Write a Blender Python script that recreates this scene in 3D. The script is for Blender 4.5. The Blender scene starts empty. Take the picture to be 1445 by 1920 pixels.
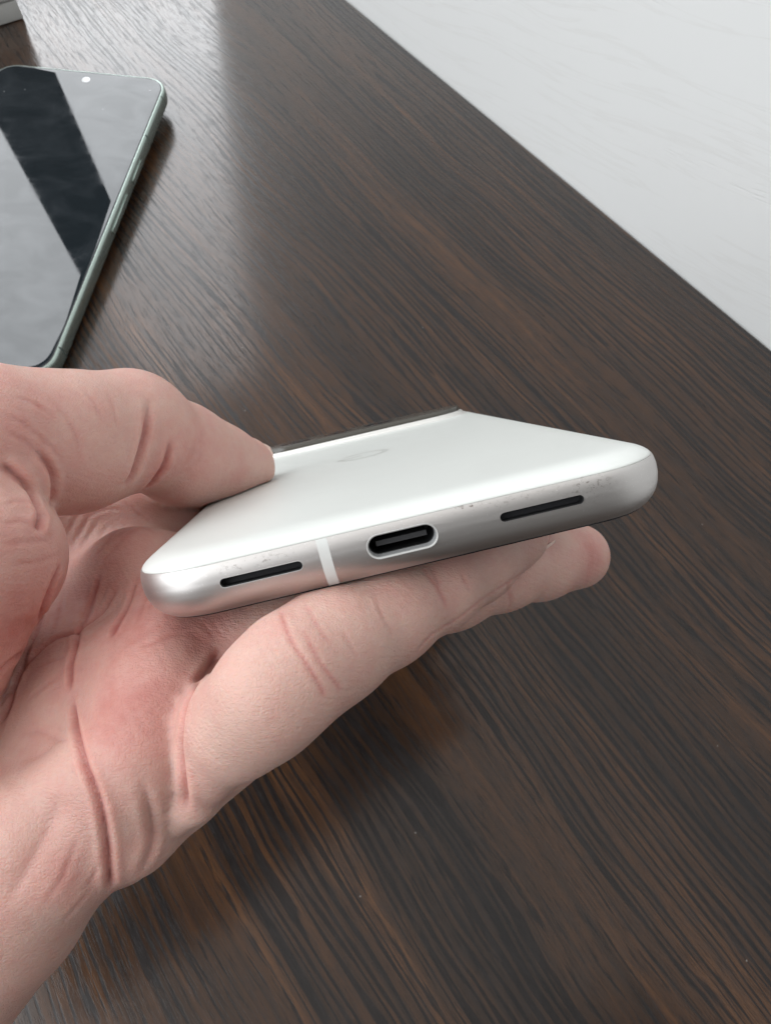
import bpy, bmesh, math, random
import numpy as np
from mathutils import Vector, Matrix
from mathutils.bvhtree import BVHTree

random.seed(4)
rng = np.random.default_rng(7)
R_ = math.radians
scene = bpy.context.scene
COL = scene.collection

# ------------------------------------------------------------------ camera
F_PX, IMG_W, IMG_H = 1300.0, 1445.0, 1920.0      # focal length in photo pixels
CX, CY = IMG_W / 2, IMG_H / 2
PITCH, ROLL, CAM_H = R_(64.0), R_(2.0), 213.0     # looking down; lens 213 mm above the table
_c, _s, _cr, _sr = math.cos(PITCH), math.sin(PITCH), math.cos(ROLL), math.sin(ROLL)


def lin(x, y, z):
    """camera axes (right, down, forward) in mm -> world axes in mm"""
    y = -y
    x, y = _cr * x - _sr * y, _sr * x + _cr * y
    return np.array([x, y * _s + z * _c, y * _c - z * _s])


CAM2W = np.stack([lin(1, 0, 0), lin(0, 1, 0), lin(0, 0, 1)], 1)


def to_world(p):
    """camera-frame mm -> world metres"""
    p = np.asarray(p, float)
    return (p @ CAM2W.T + np.array([0, 0, CAM_H])) * 0.001


def P(u, v, z):
    return np.array([(u - CX) / F_PX * z, (v - CY) / F_PX * z, z])


def ground(u, v, h=0.0):
    d = CAM2W @ np.array([(u - CX) / F_PX, (v - CY) / F_PX, 1.0])
    return (d[:2] / -d[2] * (CAM_H - h)) * 0.001


cam_d = bpy.data.cameras.new('camera')
cam = bpy.data.objects.new('camera', cam_d)
COL.objects.link(cam)
m = Matrix.Identity(4)
for r in range(3):
    m[r][0] = CAM2W[r, 0]; m[r][1] = -CAM2W[r, 1]; m[r][2] = -CAM2W[r, 2]
m[2][3] = CAM_H * 0.001
cam.matrix_world = m
cam_d.sensor_fit = 'VERTICAL'
cam_d.sensor_height = 36.0
cam_d.lens = 36.0 * F_PX / IMG_H
cam_d.clip_start = 0.005
cam_d.clip_end = 20
cam_d.dof.use_dof = True
cam_d.dof.focus_distance = 0.090
cam_d.dof.aperture_fstop = 90
scene.camera = cam

# ------------------------------------------------------------------ world, lamps, exposure
world = bpy.data.worlds.new('World')
scene.world = world
world.use_nodes = True
bg = world.node_tree.nodes['Background']
bg.inputs['Color'].default_value = (1.0, 0.965, 0.93, 1)
bg.inputs['Strength'].default_value = 0.13


def area_lamp(name, centre, normal, w, h, radiance, color):
    d = bpy.data.lights.new(name, 'AREA')
    d.shape = 'RECTANGLE'; d.size = w; d.size_y = h
    d.energy = radiance * math.pi * w * h
    d.color = color
    o = bpy.data.objects.new(name, d)
    COL.objects.link(o)
    up = Vector((0, 0, 1))
    zl = -Vector(normal).normalized()      # local -Z = normal  => local Z = -normal
    xl = up.cross(zl).normalized()
    yl = zl.cross(xl)
    mm = Matrix((xl, yl, zl)).transposed().to_4x4()
    mm.translation = Vector(centre)
    o.matrix_world = mm
    return o


# the window beyond the table: two panes with a dark mullion between them
WD, WAZ = 4.0, R_(-30)
WO = Vector((-0.13, 0.27, 0))                      # bearings are taken from the phone on the table
wn = Vector((math.sin(WAZ), math.cos(WAZ), 0))
wt = Vector((math.cos(WAZ), -math.sin(WAZ), 0))


def pane(name, az0, az1, z0, z1, rad, colr):
    a, b = [WD * math.tan(R_(x) - WAZ) for x in (az0, az1)]
    c = WO + wn * WD + wt * ((a + b) / 2) + Vector((0, 0, (z0 + z1) / 2))
    area_lamp(name, c, -wn, abs(b - a), z1 - z0, rad, colr)


pane('window_pane', -27.4, -6.0, 1.0, 4.7, 5.3, (0.94, 0.97, 1.0))
pane('window_pane', -68.0, -33.4, 1.0, 4.7, 5.3, (0.94, 0.97, 1.0))
# a second, softer window to the left of the table
# daylight thrown back by the ceiling
area_lamp('ceiling_bounce', (-0.35, 0.35, 2.2), (0.02, -0.03, -1), 2.6, 2.6, 0.85, (1.0, 0.985, 0.965))
area_lamp('side_window', (-1.15, -0.5, 1.15), (1.17, 0.55, -1.05), 1.7, 1.3, 4.2, (0.94, 0.97, 1.0))

scene.view_settings.view_transform = 'Standard'
scene.view_settings.look = 'None'
scene.view_settings.gamma = 1.0
scene.view_settings.use_curve_mapping = False
scene.view_settings.exposure = 0.0
scene.cycles.max_bounces = 6
scene.cycles.use_adaptive_sampling = True
scene.cycles.adaptive_threshold = 0.02


# ------------------------------------------------------------------ helpers
def tag(o, label=None, cat=None, group=None, kind=None):
    for k, v in (('label', label), ('category', cat), ('group', group), ('kind', kind)):
        if v:
            o[k] = v
    return o


def mesh_obj(name, verts, faces, mat=None, parent=None, smooth=True, sharp=None):
    me = bpy.data.meshes.new(name)
    me.from_pydata([tuple(map(float, v)) for v in verts], [], [tuple(int(i) for i in f) for f in faces])
    me.validate()
    me.update()
    if smooth:
        me.polygons.foreach_set('use_smooth', [True] * len(me.polygons))
        if sharp:
            me.set_sharp_from_angle(angle=R_(sharp))
    if mat:
        me.materials.append(mat)
    o = bpy.data.objects.new(name, me)
    COL.objects.link(o)
    if parent:
        o.parent = parent
    return o


def box_geo(x0, x1, y0, y1, z0, z1):
    v = [(x, y, z) for z in (z0, z1) for y in (y0, y1) for x in (x0, x1)]
    f = [(0, 2, 3, 1), (4, 5, 7, 6), (0, 1, 5, 4), (2, 6, 7, 3), (0, 4, 6, 2), (1, 3, 7, 5)]
    return v, f


def bevel_box(name, dims, mat, parent=None, bev=0.001, seg=3):
    bm = bmesh.new()
    v, f = box_geo(*dims)
    vs = [bm.verts.new(p) for p in v]
    for q in f:
        bm.faces.new([vs[i] for i in q])
    bmesh.ops.recalc_face_normals(bm, faces=bm.faces)
    bmesh.ops.bevel(bm, geom=list(bm.edges), offset=bev, segments=seg, profile=0.5, affect='EDGES')
    me = bpy.data.meshes.new(name)
    bm.to_mesh(me); bm.free()
    me.polygons.foreach_set('use_smooth', [True] * len(me.polygons))
    me.set_sharp_from_angle(angle=R_(40))
    me.materials.append(mat)
    o = bpy.data.objects.new(name, me)
    COL.objects.link(o)
    if parent:
        o.parent = parent
    return o


class NT:
    """small node-tree writer"""
    def __init__(self, name):
        self.mat = bpy.data.materials.new(name)
        self.mat.use_nodes = True
        self.t = self.mat.node_tree
        self.b = self.t.nodes['Principled BSDF']

    def n(self, kind, **kw):
        nd = self.t.nodes.new(kind)
        for k, v in kw.items():
            if k.startswith('i_'):
                key = k[2:]
                key = int(key) if key.isdigit() else key.replace('_', ' ')
                self.put(nd.inputs[key], v)
            else:
                setattr(nd, k, v)
        return nd

    def put(self, sock, v):
        if hasattr(v, 'outputs'):
            v = v.outputs[0]
        if isinstance(v, bpy.types.NodeSocket):
            self.t.links.new(v, sock)
        else:
            sock.default_value = v

    def set(self, **kw):
        for k, v in kw.items():
            self.put(self.b.inputs[k.replace('_', ' ')], v)

    def math(self, op, a, b=0.0, clamp=False):
        nd = self.n('ShaderNodeMath', operation=op, use_clamp=clamp)
        self.put(nd.inputs[0], a); self.put(nd.inputs[1], b)
        return nd.outputs[0]

    def ramp(self, fac, stops, interp='LINEAR'):
        nd = self.n('ShaderNodeValToRGB')
        nd.color_ramp.interpolation = interp
        e = nd.color_ramp.elements
        while len(e) < len(stops):
            e.new(0.5)
        for el, (p, c) in zip(e, stops):
            el.position = p
            el.color = c if len(c) == 4 else (*c, 1)
        self.put(nd.inputs[0], fac)
        return nd.outputs[0]

    def mix(self, fac, a, b, blend='MIX'):
        nd = self.n('ShaderNodeMix', data_type='RGBA', blend_type=blend)
        self.put(nd.inputs[0], fac)
        self.put(nd.inputs[6], a if not isinstance(a, tuple) else (*a[:3], 1))
        self.put(nd.inputs[7], b if not isinstance(b, tuple) else (*b[:3], 1))
        return nd.outputs[2]

    def noise(self, vec, scale, detail=3, rough=0.5, dist=0.0, lac=2.0):
        nd = self.n('ShaderNodeTexNoise')
        self.put(nd.inputs['Vector'], vec)
        nd.inputs['Scale'].default_value = scale
        nd.inputs['Detail'].default_value = detail
        nd.inputs['Roughness'].default_value = rough
        nd.inputs['Distortion'].default_value = dist
        nd.inputs['Lacunarity'].default_value = lac
        return nd.outputs['Fac']

    def obj(self):
        return self.n('ShaderNodeTexCoord').outputs['Object']

    def mapping(self, vec, scale=(1, 1, 1), rot=(0, 0, 0), loc=(0, 0, 0)):
        nd = self.n('ShaderNodeMapping')
        self.put(nd.inputs['Vector'], vec)
        nd.inputs['Scale'].default_value = scale
        nd.inputs['Rotation'].default_value = rot
        nd.inputs['Location'].default_value = loc
        return nd.outputs[0]

    def bump(self, height, strength=0.3, dist=0.001, normal=None):
        nd = self.n('ShaderNodeBump')
        nd.inputs['Strength'].default_value = strength
        nd.inputs['Distance'].default_value = dist
        self.put(nd.inputs['Height'], height)
        if normal is not None:
            self.put(nd.inputs['Normal'], normal)
        return nd.outputs[0]


def plain(name, color, rough=0.5, metal=0.0, spec=0.5, grain=0.06, scale=900.0):
    """procedural material: colour with fine uneven roughness and tint"""
    t = NT(name)
    v = t.obj()
    n = t.noise(v, scale, 4, 0.6)
    c = t.mix(t.math('MULTIPLY', n, grain * 2), color, tuple(x * 0.7 for x in color))
    t.set(Base_Color=c, Metallic=metal, Specular_IOR_Level=spec)
    t.set(Roughness=t.math('ADD', t.math('MULTIPLY', t.math('SUBTRACT', n, 0.5), 0.12), rough))
    return t.mat


# ------------------------------------------------------------------ materials of the setting
def wood_material():
    t = NT('dark_stained_wood')
    mm = t.mapping(t.obj(), scale=(1000, 1000, 1000))          # millimetres; x runs along the grain
    # slow wandering of the grain lines
    w1 = t.noise(t.mapping(mm, scale=(0.0045, 0.010, 1)), 1.0, 2, 0.45)
    w2 = t.noise(t.mapping(mm, scale=(0.02, 0.03, 1), loc=(9, 4, 0)), 1.0, 2, 0.5)
    sep = t.n('ShaderNodeSeparateXYZ'); t.put(sep.inputs[0], mm)
    off = t.math('ADD', t.math('MULTIPLY', t.math('SUBTRACT', w1, 0.5), 26.0),
                 t.math('MULTIPLY', t.math('SUBTRACT', w2, 0.5), 2.6))
    yy = t.math('ADD', sep.outputs[1], off)
    cmb = t.n('ShaderNodeCombineXYZ'); t.put(cmb.inputs[0], sep.outputs[0]); t.put(cmb.inputs[1], yy)
    g = cmb.outputs[0]
    broad = t.noise(t.mapping(g, scale=(0.0026, 0.040, 1)), 1.0, 2, 0.5)
    streak = t.noise(t.mapping(g, scale=(0.009, 0.30, 1)), 1.0, 4, 0.65)
    # growth lines: thin, long and dark, a couple of millimetres apart
    gsep = t.n('ShaderNodeSeparateXYZ'); t.put(gsep.inputs[0], g)
    jit = t.noise(t.mapping(g, scale=(0.009, 0.20, 1), loc=(5, 1, 0)), 1.0, 2, 0.5)
    ph = t.math('ADD', t.math('MULTIPLY', gsep.outputs[1], 2.4), t.math('MULTIPLY', jit, 17.0))
    ring = t.math('ADD', t.math('MULTIPLY', t.math('SINE', ph), 0.5), 0.5)
    brk = t.noise(t.mapping(g, scale=(0.075, 0.9, 1), loc=(3, 7, 0)), 1.0, 3, 0.6)
    fig = t.ramp(t.noise(t.mapping(g, scale=(0.0045, 0.035, 1), loc=(11, 3, 0)), 1.0, 2, 0.5), [(0.38, (0.12, 0.12, 0.12)), (0.60, (0.70, 0.70, 0.70))])
    line = t.math('ADD', t.math('ADD', t.math('MULTIPLY', t.math('SUBTRACT', ring, 0.5), fig), 0.21), t.math('MULTIPLY', brk, 0.75))
    line = t.math('ADD', line, t.math('MULTIPLY', t.math('SUBTRACT', broad, 0.5), 0.5))
    pore = t.noise(t.mapping(g, scale=(0.13, 2.6, 1), loc=(1, 2, 0)), 1.0, 2, 0.6)
    mott = t.noise(t.mapping(mm, scale=(0.10, 0.40, 1)), 1.0, 4, 0.7)
    tone = t.math('ADD', t.math('MULTIPLY', streak, 0.55), t.math('MULTIPLY', broad, 0.45))
    col = t.ramp(tone, [(0.36, (0.0195, 0.0122, 0.0090)), (0.46, (0.037, 0.0205, 0.0128)),
                        (0.55, (0.061, 0.0300, 0.0162)), (0.68, (0.108, 0.050, 0.0225))])
    dk = t.ramp(line, [(0.43, (1, 1, 1)), (0.53, (0, 0, 0))])
    col = t.mix(t.math('MULTIPLY', dk, 0.9), col, (0.0085, 0.0075, 0.0078))
    pk = t.ramp(pore, [(0.38, (1, 1, 1)), (0.46, (0, 0, 0))])
    col = t.mix(t.math('MULTIPLY', pk, 0.55), col, (0.0095, 0.0075, 0.007))
    col = t.mix(t.math('MULTIPLY', t.ramp(mott, [(0.45, (0, 0, 0)), (0.68, (1, 1, 1))]), 0.5), col, (0.026, 0.021, 0.020))
    # dust specks
    dust = t.n('ShaderNodeTexVoronoi'); t.put(dust.inputs['Vector'], mm)
    dust.inputs['Scale'].default_value = 0.095
    dm = t.ramp(dust.outputs['Distance'], [(0.018, (1, 1, 1)), (0.026, (0, 0, 0))])
    col = t.mix(t.math('MULTIPLY', dm, 0.55), col, (0.32, 0.30, 0.28))
    rough = t.math('ADD', 0.17, t.math('MULTIPLY', t.math('ADD', dk, pk), 0.06))
    t.set(Base_Color=col, Roughness=rough, Specular_IOR_Level=0.08, Coat_Weight=1.0, Coat_Roughness=t.math('ADD', 0.165, t.math('MULTIPLY', t.math('ADD', dk, pk), 0.12)), Coat_IOR=1.37)
    hgt = t.math('SUBTRACT', 1.0, t.math('ADD', t.math('MULTIPLY', dk, 0.5), t.math('MULTIPLY', pk, 0.5)))
    bmp = t.bump(hgt, 0.2, 0.00009)
    t.set(Normal=bmp, Coat_Normal=bmp)
    return t.mat


def panel_material():
    t = NT('white_wood_grain_laminate')
    mm = t.mapping(t.obj(), scale=(1000, 1000, 1000))
    w = t.noise(t.mapping(mm, scale=(0.006, 1, 0.014)), 1.0, 2, 0.5)
    sep = t.n('ShaderNodeSeparateXYZ'); t.put(sep.inputs[0], mm)
    zz = t.math('ADD', t.math('ADD', sep.outputs[2], t.math('MULTIPLY', sep.outputs[0], 0.17)),
                t.math('MULTIPLY', t.math('SUBTRACT', w, 0.5), 26.0))
    cmb = t.n('ShaderNodeCombineXYZ'); t.put(cmb.inputs[0], sep.outputs[0]); t.put(cmb.inputs[2], zz)
    g = cmb.outputs[0]
    a = t.noise(t.mapping(g, scale=(0.05, 1, 1.1)), 1.0, 3, 0.6)
    b = t.noise(t.mapping(g, scale=(0.008, 1, 0.16)), 1.0, 3, 0.55)
    ln = t.ramp(a, [(0.56, (0, 0, 0)), (0.70, (1, 1, 1))])
    msk = t.ramp(b, [(0.45, (0, 0, 0)), (0.65, (1, 1, 1))])
    groove = t.math('MULTIPLY', ln, msk)
    col = t.mix(t.math('MULTIPLY', groove, 0.13), (0.93, 0.94, 0.93), (0.66, 0.65, 0.62))
    col = t.mix(t.math('MULTIPLY', t.ramp(b, [(0.5, (0, 0, 0)), (0.52, (1, 1, 1)), (0.56, (0, 0, 0))]), 0.10),
                col, (0.62, 0.59, 0.54))
    sp = t.n('ShaderNodeTexVoronoi'); t.put(sp.inputs['Vector'], mm)
    sp.inputs['Scale'].default_value = 0.03
    sm = t.ramp(sp.outputs['Distance'], [(0.010, (1, 1, 1)), (0.016, (0, 0, 0))])
    col = t.mix(t.math('MULTIPLY', sm, 0.4), col, (0.35, 0.34, 0.32))
    t.set(Base_Color=col, Roughness=0.42)
    t.set(Normal=t.bump(t.math('SUBTRACT', 1.0, groove), 0.3, 0.0002))
    return t.mat


M_WOOD = wood_material()
M_PANEL = panel_material()

# ------------------------------------------------------------------ table and wall panel
eA, eB = ground(650, 0), ground(1445, 655)
gdir = eA - eB
gdir /= np.linalg.norm(gdir)                       # the long direction of the table and its grain
gang = math.atan2(gdir[1], gdir[0])
rot = Matrix.Rotation(gang, 4, 'Z')

TW = 0.62
tb = bevel_box('table', (-0.75, 0.75, -0.0, TW, -0.028, 0.0), M_WOOD, bev=0.0012)
# local y grows to the left of the grain direction: the panel stands along y = 0
mt = rot.copy(); mt.translation = Vector((eB[0], eB[1], 0))
tb.matrix_world = mt
tag(tb, kind='structure')

pn = bevel_box('wall_panel', (-0.75, 0.44, -0.021, -0.0006, -0.06, 0.62), M_PANEL, bev=0.0008)
pn.matrix_world = mt
tag(pn, kind='structure')


# ------------------------------------------------------------------ phone building blocks (millimetres)
def outline(hw, hl, r, nc=18, ex=2.35):
    """rounded rectangle, corners as superellipse arcs, counter-clockwise"""
    pts = []
    for sx, sy, a0 in ((1, 1, 0), (-1, 1, 90), (-1, -1, 180), (1, -1, 270)):
        for k in range(nc + 1):
            a = R_(90.0 * k / nc)
            c, s_ = abs(math.cos(a)) ** (2 / ex), abs(math.sin(a)) ** (2 / ex)
            if a0 in (0, 180):
                dx, dy = c, s_
            else:
                dx, dy = s_, c
            pts.append((sx * (hw - r + r * dx), sy * (hl - r + r * dy)))
        # straight edges get a few extra points for clean shading
        nx = {0: (-1, 1), 90: (-1, -1), 180: (1, -1), 270: (1, 1)}[a0]
        x0, y0 = pts[-1]
        if a0 in (0, 180):
            x1, y1 = nx[0] * (hw - r), sy * hl
        else:
            x1, y1 = sx * hw, nx[1] * (hl - r)
        for k in range(1, 8):
            pts.append((x0 + (x1 - x0) * k / 8, y0 + (y1 - y0) * k / 8))
    return pts


def loft(rows, hw, hl, r, cy=0.0, cap0=True, cap1=True, cx=0.0):
    """rows: (inset, z) from top to bottom"""
    V, Fc = [], []
    n = None
    for o, z in rows:
        ol = outline(hw - o, hl - o, max(r - o, 1.0))
        n = len(ol)
        V += [(x + cx, y + cy, z) for x, y in ol]
    for i in range(len(rows) - 1):
        for k in range(n):
            a, b = i * n + k, i * n + (k + 1) % n
            Fc.append((a, a + n, b + n, b))
    if cap0:
        Fc.append(tuple(range(n)))
    if cap1:
        Fc.append(tuple(reversed(range((len(rows) - 1) * n, len(rows) * n))))
    return V, Fc


def pill(cx, cz, hl, r, n=12):
    """pill outline in the x-z plane, hl = half length with the round ends"""
    pts = []
    for k in range(n + 1):
        a = -math.pi / 2 + math.pi * k / n
        pts.append((cx + hl - r + r * math.cos(a), cz + r * math.sin(a)))
    for k in range(n + 1):
        a = math.pi / 2 + math.pi * k / n
        pts.append((cx - hl + r + r * math.cos(a), cz + r * math.sin(a)))
    return pts


def pill_rings(rings, cap0=False, cap1=True):
    """rings: (outline points, y)"""
    V, Fc = [], []
    n = len(rings[0][0])
    for pts, y in rings:
        V += [(x, y, z) for x, z in pts]
    for i in range(len(rings) - 1):
        for k in range(n):
            a, b = i * n + k, i * n + (k + 1) % n
            Fc.append((a, b, b + n, a + n))
    if cap0:
        Fc.append(tuple(reversed(range(n))))
    if cap1:
        Fc.append(tuple(range((len(rings) - 1) * n, len(rings) * n)))
    return V, Fc


def cut(o, cutters):
    """boolean difference, applied"""
    for c in cutters:
        md = o.modifiers.new('cut', 'BOOLEAN')
        md.operation = 'DIFFERENCE'; md.solver = 'EXACT'; md.object = c
    bpy.context.view_layer.update()
    dg = bpy.context.evaluated_depsgraph_get()
    me = bpy.data.meshes.new_from_object(o.evaluated_get(dg))
    o.modifiers.clear()
    o.data = me
    for c in cutters:
        bpy.data.objects.remove(c, do_unlink=True)


# ------------------------------------------------------------------ phone materials
def satin_metal():
    t = NT('satin_aluminium')
    v = t.obj()
    n = t.noise(v, 6.0, 3, 0.6)
    col = t.mix(t.math('MULTIPLY', n, 0.10), (0.62, 0.597, 0.58), (0.48, 0.45, 0.435))
    # dirt flecks near the back edge, strongest by the right-hand slot
    sep = t.n('ShaderNodeSeparateXYZ'); t.put(sep.inputs[0], v)
    x, y, z = sep.outputs

    def bell(s, c, w):
        d = t.math('DIVIDE', t.math('SUBTRACT', s, c), w)
        return t.math('POWER', 2.718, t.math('MULTIPLY', t.math('MULTIPLY', d, d), -1.0))
    fleck = t.noise(t.mapping(v, scale=(0.8, 1, 1.5)), 1.5, 5, 0.75)
    fk = t.ramp(fleck, [(0.55, (0, 0, 0)), (0.61, (1, 1, 1))])
    zone = t.math('MULTIPLY', bell(x, 24.5, 2.2), bell(z, 1.3, 1.3))
    zone = t.math('ADD', zone, t.math('MULTIPLY', bell(x, 9.0, 1.6), bell(z, 2.35, 0.35)))
    zone = t.math('ADD', zone, t.math('MULTIPLY', t.math('MULTIPLY', bell(x, -19.0, 4.5), bell(z, 1.7, 0.5)), 0.7))
    zone = t.math('ADD', zone, t.math('MULTIPLY', t.math('MULTIPLY', bell(x, 15.5, 6), bell(z, 2.0, 0.6)), 0.35))
    col = t.mix(t.math('MULTIPLY', t.math('MULTIPLY', fk, zone), 1.0, True), col, (0.20, 0.165, 0.145))
    # worn pale spots
    wn_ = t.noise(v, 4.2, 2, 0.6)
    wk = t.math('MULTIPLY', t.ramp(wn_, [(0.66, (0, 0, 0)), (0.72, (1, 1, 1))]), 0.5)
    col = t.mix(wk, col, (0.86, 0.85, 0.84))
    fine = t.noise(v, 28.0, 2, 0.6)
    t.set(Base_Color=col, Metallic=1.0, Specular_IOR_Level=0.5)
    t.set(Roughness=t.math('ADD', 0.40, t.math('MULTIPLY', fine, 0.08)))
    t.set(Normal=t.bump(fine, 0.10, 0.00006))
    return t.mat


def porcelain_glass():
    t = NT('porcelain_white_glass')
    v = t.obj()
    n = t.noise(v, 0.10, 4, 0.6)
    col = t.mix(t.math('MULTIPLY', n, 0.10), (0.66, 0.677, 0.648), (0.605, 0.62, 0.592))
    sep = t.n('ShaderNodeSeparateXYZ'); t.put(sep.inputs[0], v)
    x, y, z = sep.outputs
    # two rows of worn, unreadable small print near the lower edge
    glyph = t.noise(t.mapping(v, scale=(1.6, 0.9, 1)), 1.3, 2, 0.7)
    gk = t.ramp(glyph, [(0.50, (0, 0, 0)), (0.58, (1, 1, 1))])

    def band(s, a, b, e):
        lo = t.n('ShaderNodeMapRange', clamp=True); t.put(lo.inputs[0], s)
        lo.inputs[1].default_value = a; lo.inputs[2].default_value = a + e
        hi = t.n('ShaderNodeMapRange', clamp=True); t.put(hi.inputs[0], s)
        hi.inputs[1].default_value = b - e; hi.inputs[2].default_value = b
        hi.inputs[3].default_value = 1; hi.inputs[4].default_value = 0
        return t.math('MULTIPLY', lo.outputs[0], hi.outputs[0])
    rows = t.math('ADD', t.math('MULTIPLY', band(x, -12.5, -5.5, 1), band(y, 25.5, 29.5, .8)),
                  t.math('MULTIPLY', t.math('MULTIPLY', band(x, -5, 13, 1), band(y, 29.5, 32.5, .8)), 0.6))
    col = t.mix(t.math('MULTIPLY', t.math('MULTIPLY', gk, rows), 0.12), col, (0.45, 0.47, 0.46))
    # a few hair-thin specks of lint
    sp = t.n('ShaderNodeTexVoronoi'); t.put(sp.inputs['Vector'], t.mapping(v, scale=(1, 0.5, 1)))
    sp.inputs['Scale'].default_value = 0.16
    sk = t.ramp(sp.outputs['Distance'], [(0.022, (1, 1, 1)), (0.03, (0, 0, 0))])
    col = t.mix(t.math('MULTIPLY', sk, 0.4), col, (0.3, 0.3, 0.3))
    t.set(Base_Color=col, Specular_IOR_Level=0.5)
    t.set(Roughness=t.math('ADD', 0.30, t.math('MULTIPLY', n, 0.10)))
    return t.mat


def screen_glass(smudge=True):
    t = NT('black_display_glass')
    v = t.obj()
    n = t.noise(t.mapping(v, scale=(1, 1.6, 1)), 0.055, 4, 0.55, 0.6)
    f = t.noise(v, 0.5, 3, 0.6)
    sm = t.ramp(n, [(0.40, (0, 0, 0)), (0.75, (1, 1, 1))])
    col = t.mix(t.math('MULTIPLY', sm, 0.5), (0.006, 0.010, 0.013), (0.028, 0.034, 0.040))
    sp = t.n('ShaderNodeTexVoronoi'); t.put(sp.inputs['Vector'], v)
    sp.inputs['Scale'].default_value = 0.09
    sk = t.ramp(sp.outputs['Distance'], [(0.020, (1, 1, 1)), (0.03, (0, 0, 0))])
    col = t.mix(t.math('MULTIPLY', sk, 0.6), col, (0.35, 0.36, 0.36))
    t.set(Base_Color=col, Specular_IOR_Level=t.math('ADD', 0.56, t.math('MULTIPLY', sm, 0.12)))
    t.set(Roughness=t.math('ADD', 0.015, t.math('MULTIPLY', t.math('MULTIPLY', sm, f), 0.09)))
    return t.mat


M_METAL = satin_metal()
M_BACK = porcelain_glass()
M_SCREEN = screen_glass()
M_BAND = plain('antenna_plastic', (0.66, 0.67, 0.65), 0.5, scale=3)
M_RIM = plain('port_rim_metal', (0.50, 0.50, 0.485), 0.5, 0.15, scale=4)
M_PORT = plain('port_steel', (0.50, 0.51, 0.515), 0.45, 0.15, grain=0.5, scale=1.4)
M_BLACK = plain('black_plastic', (0.007, 0.007, 0.008), 0.6, scale=5)
M_TONGUE = plain('tongue_plastic', (0.035, 0.035, 0.037), 0.45, scale=5)
M_MESH = plain('speaker_mesh', (0.007, 0.007, 0.010), 0.7, grain=0.8, scale=3)
M_LOGO = plain('polished_logo', (0.56, 0.57, 0.54), 0.3, 0.0, scale=3)
M_CAMGLASS = plain('camera_bar_glass', (0.075, 0.07, 0.06), 0.16, scale=2)  # brown-grey puts the reflected wood into the glass colour
M_LENS = plain('lens_glass', (0.008, 0.009, 0.014), 0.05, scale=2)
M_BAR = plain('camera_bar_metal', (0.66, 0.645, 0.615), 0.38, 0.3, scale=3)

# ------------------------------------------------------------------ the held phone
PH_S = 0.972                                        # model unit -> mm
PH_R = np.array([[0.97347406, -0.06613549, -0.21903050],
                 [-0.22747400, -0.17694503, -0.95757299],
                 [0.02457320, 0.98199621, -0.18729550]])   # columns: phone x, y, z in camera axes
PH_T = np.array([2.0695578, 3.5556553, 84.0948443])
HW, HL, CR, PCX = 36.0, 76.4, 11.2, 0.62

phone = bpy.data.objects.new('smartphone', None)
phone.empty_display_size = 0.01
COL.objects.link(phone)
mw = CAM2W @ PH_R
mp = Matrix.Identity(4)
tw = to_world(PH_T)
for r in range(3):
    for c in range(3):
        mp[r][c] = mw[r, c] * PH_S * 0.001
    mp[r][3] = tw[r]
phone.matrix_world = mp
tag(phone, 'white smartphone with silver frame held in the hand, charging port toward the viewer', 'smartphone')


def fr_off(z):
    """inset of the frame side at height z"""
    zs = [-4.05, -3.6, -3.0, -2.2, -1.2, 0.0, 1.2, 2.0, 2.6]
    os_ = [2.3, 1.68, 1.08, 0.56, 0.18, 0.0, 0.04, 0.18, 0.42]
    return float(np.interp(z, zs, os_))


frame_rows = [(0.62, 2.62), (0.45, 2.60)] + [(fr_off(z), z) for z in np.linspace(2.5, -3.95, 16)] + [(2.3, -4.05), (2.9, -4.06)]
V, Fc = loft(frame_rows, HW, HL, CR, HL, cx=PCX)
frame = mesh_obj('frame', V, Fc, M_METAL, phone)


def cutter(cx, hl, r, depth):
    V, Fc = pill_rings([(pill(cx, 0, hl, r), -3.0), (pill(cx, 0, hl, r), depth)], True, True)
    o = mesh_obj('cutter', V, Fc)
    bm = bmesh.new(); bm.from_mesh(o.data); bmesh.ops.recalc_face_normals(bm, faces=bm.faces)
    bm.to_mesh(o.data); bm.free()
    o.parent = phone
    return o


bm = bmesh.new(); bm.from_mesh(frame.data); bmesh.ops.recalc_face_normals(bm, faces=bm.faces)
bm.to_mesh(frame.data); bm.free()
SLOT_L, SLOT_R = -18.0, 18.0
cut(frame, [cutter(0, 4.62, 1.66, 8.5), cutter(SLOT_L, 5.25, 0.60, 2.2), cutter(SLOT_R, 5.45, 0.60, 2.2)])
frame.data.polygons.foreach_set('use_smooth', [True] * len(frame.data.polygons))
frame.data.set_sharp_from_angle(angle=R_(35))
bm = bmesh.new(); bm.from_mesh(frame.data)
# a small chamfer look: keep as is, only clean tiny edges
bmesh.ops.remove_doubles(bm, verts=bm.verts, dist=0.0005)
bm.to_mesh(frame.data); bm.free()

gl_rows = [(9.5, 4.32), (7.5, 4.32), (6.2, 4.315), (5.0, 4.28), (4.0, 4.20), (3.1, 4.06), (2.3, 3.85), (1.6, 3.56), (1.05, 3.22),
           (0.69, 2.90), (0.55, 2.72), (0.55, 2.63), (1.2, 2.62)]
V, Fc = loft(gl_rows, HW, HL, CR, HL, cx=PCX)
back = mesh_obj('back_glass', V, Fc, M_BACK, phone, sharp=50)
V, Fc = loft([(2.36, -4.00), (2.38, -4.10), (2.5, -4.26), (3.0, -4.36), (3.8, -4.40), (4.8, -4.40)], HW, HL, CR, HL, cx=PCX)
disp = mesh_obj('display', V, Fc, M_SCREEN, phone, sharp=50)

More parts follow.
